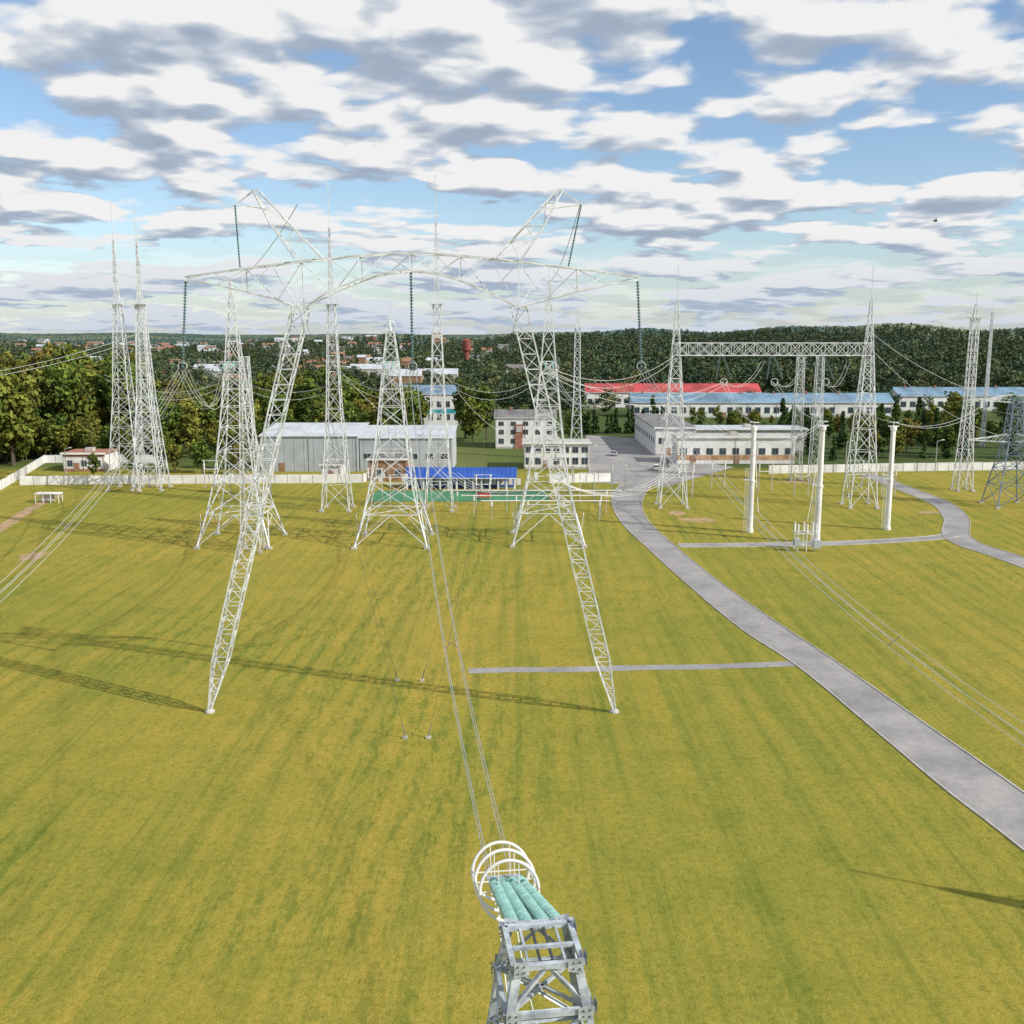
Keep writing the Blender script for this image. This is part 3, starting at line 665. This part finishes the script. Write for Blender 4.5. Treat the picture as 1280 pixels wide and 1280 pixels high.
while cnt<105:
    y=random.uniform(292,430); x=random.uniform(-.38*y,-.09*y)
    if blocked(x,y,4): continue
    plant(random.choice(DEC),'deciduous_tree',x,y,random.uniform(.55,1.0)*(1.0 if y>340 else .85)); cnt+=1
for x,y,s_ in((-8.6,345,.85),(-13,338,.8),(-16,350,.85),(20,335,.55),(-104,252,.3),(-98,262,.35),(-80,262,.5),(-73,268,.55),(-70,259,.35),(24,372,.6),(108,300,.55),(120,310,.6),(133,300,.7),(142,330,.8),(155,320,.8),(168,340,.8),(150,290,.6),(172,300,.75),(-92,268,.5),(-87,262,.4)):
    plant(random.choice(DEC),'deciduous_tree',x,y,s_)
for i in range(14): plant(random.choice(THU),'thuja_tree',24.5+i*2.3+random.uniform(-1,1),366+random.uniform(-5,5),random.uniform(.7,1.1))
for i in range(26): plant(random.choice(THU),'thuja_tree',84+random.uniform(0,75),random.uniform(285,355),random.uniform(.6,1.0))
for i in range(46): plant(random.choice(DEC),'deciduous_tree',62+random.uniform(0,120),random.uniform(366,402),random.uniform(.2,.42))
for i in range(26): plant(random.choice(DEC),'deciduous_tree',92+random.uniform(0,95),random.uniform(290,360),random.uniform(.25,.5))
def hill(x,y):
    a=x/np.maximum(y,1); ridge=7+38*1/(1+np.exp(-(a-.05)*14))+17*np.exp(-((a+.10)/.09)**2)+6*np.sin(a*23)+4*np.sin(a*51+1)
    ridge-=10*np.exp(-((a+.38)/.14)**2)
    t=np.clip((y-1100)/1500,0,1); t=t*t*(3-2*t); return np.maximum(ridge,0)*t
F=[];Tt=[];A=[]; tmpl=[]
for i in range(8): tmpl.append(crown('d',1.0,.30,12,7,.055,100+i)); 
tmpc=[crown('c',1.05,.2,14,6,.05,200+i) for i in range(2)]
near=[crown('d',1.0,.30,26,14,.034,300+i) for i in range(6)]
def addfar(x,y,h,al,nearf):
    base=float(hill(x,y)) if y>1000 else 0
    vv,t=(random.choice(near) if nearf else random.choice(tmpl if random.random()<.85 else tmpc)); a=random.uniform(0,6.28); c,s_=math.cos(a),math.sin(a)
    q=vv.copy(); w=h*random.uniform(.9,1.3); q[:,0]=(vv[:,0]*c-vv[:,1]*s_)*w+x; q[:,1]=(vv[:,0]*s_+vv[:,1]*c)*w+y; q[:,2]=vv[:,2]*h*1.08-h*.10+base
    F.append(q);Tt.append(t);A.append(np.full(len(q),al))
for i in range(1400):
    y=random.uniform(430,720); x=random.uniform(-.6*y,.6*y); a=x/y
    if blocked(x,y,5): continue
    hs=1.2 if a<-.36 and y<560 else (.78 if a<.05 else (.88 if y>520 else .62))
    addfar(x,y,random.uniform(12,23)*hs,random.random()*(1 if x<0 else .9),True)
for i in range(6800):
    y=700+1300*random.random()**.8; x=random.uniform(-.58*y,.58*y); a=x/y
    if a<.03 and (math.sin(x*.013+1)*math.sin(y*.010+x*.004)>.55): continue
    if a>=.03 and math.sin(x*.011+2)*math.sin(y*.012+x*.003)>.60: continue
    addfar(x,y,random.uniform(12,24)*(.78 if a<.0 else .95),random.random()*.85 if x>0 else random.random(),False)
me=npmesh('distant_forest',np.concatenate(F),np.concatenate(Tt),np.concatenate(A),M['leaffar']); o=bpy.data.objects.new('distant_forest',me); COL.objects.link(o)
m,nt,b=newmat('hazed_wooded_hill'); tc=N(nt,'ShaderNodeTexCoord'); n1=noise(nt,.0016,3,.6,tc.outputs['Object']); n2=noise(nt,.05,3,.7,tc.outputs['Object'])
fld=ramp(nt,[(.53,(.070,.105,.088)),(.57,(.17,.19,.12))],n1.outputs[0]).outputs[0]  # distance haze painted in: hill greens shifted lighter and bluer
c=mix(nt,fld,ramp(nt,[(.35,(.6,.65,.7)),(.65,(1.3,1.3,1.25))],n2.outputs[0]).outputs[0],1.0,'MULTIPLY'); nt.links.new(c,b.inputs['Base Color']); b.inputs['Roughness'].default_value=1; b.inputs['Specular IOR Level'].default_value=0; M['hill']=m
nc,nr=900,70; aa=np.linspace(-.85,.85,nc); yy=np.concatenate([np.linspace(1000,2600,55),np.linspace(2700,9000,15)])
AA,YY=np.meshgrid(aa,yy); XX=AA*YY; r=np.random.default_rng(3); Z=hill(XX,YY)-1+np.where(YY>1500,r.uniform(-2,6,XX.shape),-1.0)
fade=np.clip((YY-2600)/2500,0,1); Z=Z*(1-fade)+ (16+9*np.sin(AA*9)+7*np.sin(AA*31)+r.uniform(-3,4,XX.shape))*fade; Z[0,:]=-2
vv=np.stack([XX,YY,Z],-1).reshape(-1,3); fs=[(i*nc+j,i*nc+j+1,(i+1)*nc+j+1,(i+1)*nc+j) for i in range(nr-1) for j in range(nc-1)]
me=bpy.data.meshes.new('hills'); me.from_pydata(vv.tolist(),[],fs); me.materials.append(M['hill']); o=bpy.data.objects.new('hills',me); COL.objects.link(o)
mb=MB()
for i in range(170):
    y=random.uniform(560,2300); x=random.uniform(-.54,.06)*y
    if blocked(x,y,6) or (x>-.12*y and random.random()<.6): continue
    w=random.uniform(8,15)*(1+y/4000); dd=random.uniform(7,10); h=random.uniform(4,6.5); z=float(hill(x,y)) if y>1000 else 0; h+=z; z-=2
    if y>700:h+=4*y/1500+1
    mb.box(x,x+w,y,y+dd,z,h,random.choice(['white','conc','conc','brown'])); rm=random.choice(['brick','darkroof','roofgrey','darkroof','brown','brown','roofgrey']); rh=random.uniform(2,3.5)
    mb.poly([(x-.5,y-.5,h),(x+w+.5,y-.5,h),(x+w+.5,y+dd/2,h+rh),(x-.5,y+dd/2,h+rh)],rm); mb.poly([(x-.5,y+dd+.5,h),(x+w+.5,y+dd+.5,h),(x+w+.5,y+dd/2,h+rh),(x-.5,y+dd/2,h+rh)],rm)
mb.obj('distant_town')
mb=MB(); c=V((44,110,47.3))
mb.lathe(c+V((-.3,0,0)),c+V((.3,0,0)),[(0,0),(.2,.08),(.6,.09),(1,0)],'plate',8)
mb.poly([c,c+V((.1,.15,.02)),c+V((0,.9,.25)),c+V((-.15,.15,.02))],'plate'); mb.poly([c,c+V((.1,-.15,.02)),c+V((-.3,-.8,.3)),c+V((-.15,-.15,.02))],'plate'); mb.obj('bird')
# ------------------------------------------------------------ light
sd=V((-49.5,22,-37)).normalized()
L=bpy.data.lights.new('sun','SUN'); L.energy=5.0; L.angle=math.radians(.5); L.color=(1,.95,.87); lo=bpy.data.objects.new('sun',L); COL.objects.link(lo); lo.rotation_euler=sd.to_track_quat('-Z','Y').to_euler()
w=bpy.data.worlds.new('World'); S.world=w; w.use_nodes=True; nt=w.node_tree; bg=nt.nodes['Background']; outw=nt.nodes['World Output']
try: w.cycles.sampling_method='NONE'
except Exception: pass
sk=N(nt,'ShaderNodeTexSky',sky_type='NISHITA'); sk.sun_disc=False; sk.sun_elevation=math.radians(34.5); sk.sun_rotation=math.radians(114); sk.dust_density=.3; sk.ozone_density=2.0
nt.links.new(mix(nt,sk.outputs[0],(1.05,1.08,1.14),1.0,'MULTIPLY'),bg.inputs[0]); bg.inputs[1].default_value=.125
tc=N(nt,'ShaderNodeTexCoord'); sp=N(nt,'ShaderNodeSeparateXYZ'); nt.links.new(tc.outputs['Generated'],sp.inputs[0])
zz=math_(nt,'MAXIMUM',sp.outputs[2],0.0); den=math_(nt,'ADD',zz,.13)
px=math_(nt,'DIVIDE',sp.outputs[0],den); py=math_(nt,'DIVIDE',sp.outputs[1],den)
def dens(scale_,ox):
    cb=N(nt,'ShaderNodeCombineXYZ'); nt.links.new(math_(nt,'ADD',math_(nt,'MULTIPLY',px,scale_),ox+11.6),cb.inputs[0]); nt.links.new(math_(nt,'ADD',math_(nt,'MULTIPLY',py,scale_),3.1),cb.inputs[1])
    wv=noise(nt,3.5,2,.5,cb.outputs[0],0,'2D'); vec=mix(nt,cb.outputs[0],wv.outputs[1],.12,'ADD')
    a=noise(nt,1.35,3,.5,cb.outputs[0],0,'2D'); v=N(nt,'ShaderNodeTexVoronoi',voronoi_dimensions='2D',feature='F1'); v.inputs['Scale'].default_value=2.6; v.inputs['Detail'].default_value=2.5; v.inputs['Roughness'].default_value=.55
    nt.links.new(vec,v.inputs['Vector']); f=noise(nt,5,6,.58,vec,0,'2D')
    t=math_(nt,'SUBTRACT',a.outputs[0],math_(nt,'MULTIPLY',math_(nt,'SUBTRACT',v.outputs[0],.45),.30))
    return math_(nt,'ADD',t,math_(nt,'MULTIPLY',math_(nt,'SUBTRACT',f.outputs[0],.5),.22))
d0=dens(1,0); d1=dens(.950,.04)
cov=N(nt,'ShaderNodeMapRange',interpolation_type='SMOOTHSTEP'); cov.inputs[1].default_value=.275; cov.inputs[2].default_value=.40; nt.links.new(d0,cov.inputs[0])
lit=N(nt,'ShaderNodeMapRange',interpolation_type='SMOOTHSTEP'); lit.inputs[1].default_value=-.20; lit.inputs[2].default_value=.15; nt.links.new(math_(nt,'SUBTRACT',d0,d1),lit.inputs[0])
thick=N(nt,'ShaderNodeMapRange'); thick.inputs[1].default_value=.40; thick.inputs[2].default_value=.72; nt.links.new(d0,thick.inputs[0])
sh=math_(nt,'SUBTRACT',math_(nt,'ADD',math_(nt,'MULTIPLY',lit.outputs[0],1.0),.17),math_(nt,'MULTIPLY',thick.outputs[0],.12),clamp=True)
cc=ramp(nt,[(0,(.34,.42,.55)),(.35,(.48,.56,.68)),(.65,(.72,.77,.84)),(.92,(1.0,1.0,1.0))],sh).outputs[0]
hz=N(nt,'ShaderNodeMapRange'); hz.inputs[1].default_value=0; hz.inputs[2].default_value=.09; hz.inputs[3].default_value=.62; hz.inputs[4].default_value=0; nt.links.new(sp.outputs[2],hz.inputs[0])
cc=mix(nt,cc,(.52,.63,.78),hz.outputs[0])
bc=N(nt,'ShaderNodeBackground'); nt.links.new(cc,bc.inputs[0]); bc.inputs[1].default_value=.88
cf=math_(nt,'MAXIMUM',cov.outputs[0],hz.outputs[0])
ms=N(nt,'ShaderNodeMixShader'); nt.links.new(cf,ms.inputs[0]); nt.links.new(bg.outputs[0],ms.inputs[1]); nt.links.new(bc.outputs[0],ms.inputs[2]); nt.links.new(ms.outputs[0],outw.inputs[0])
S.view_settings.view_transform='Standard'; S.view_settings.look='None'; S.view_settings.exposure=0
# ------------------------------------------------------------ camera
cd=bpy.data.cameras.new('camera'); cd.lens=36; cd.sensor_width=36; cd.clip_end=30000; cam=bpy.data.objects.new('camera',cd); COL.objects.link(cam); cam.location=(0,0,36); cam.rotation_euler=(math.radians(80),0,0); S.camera=cam
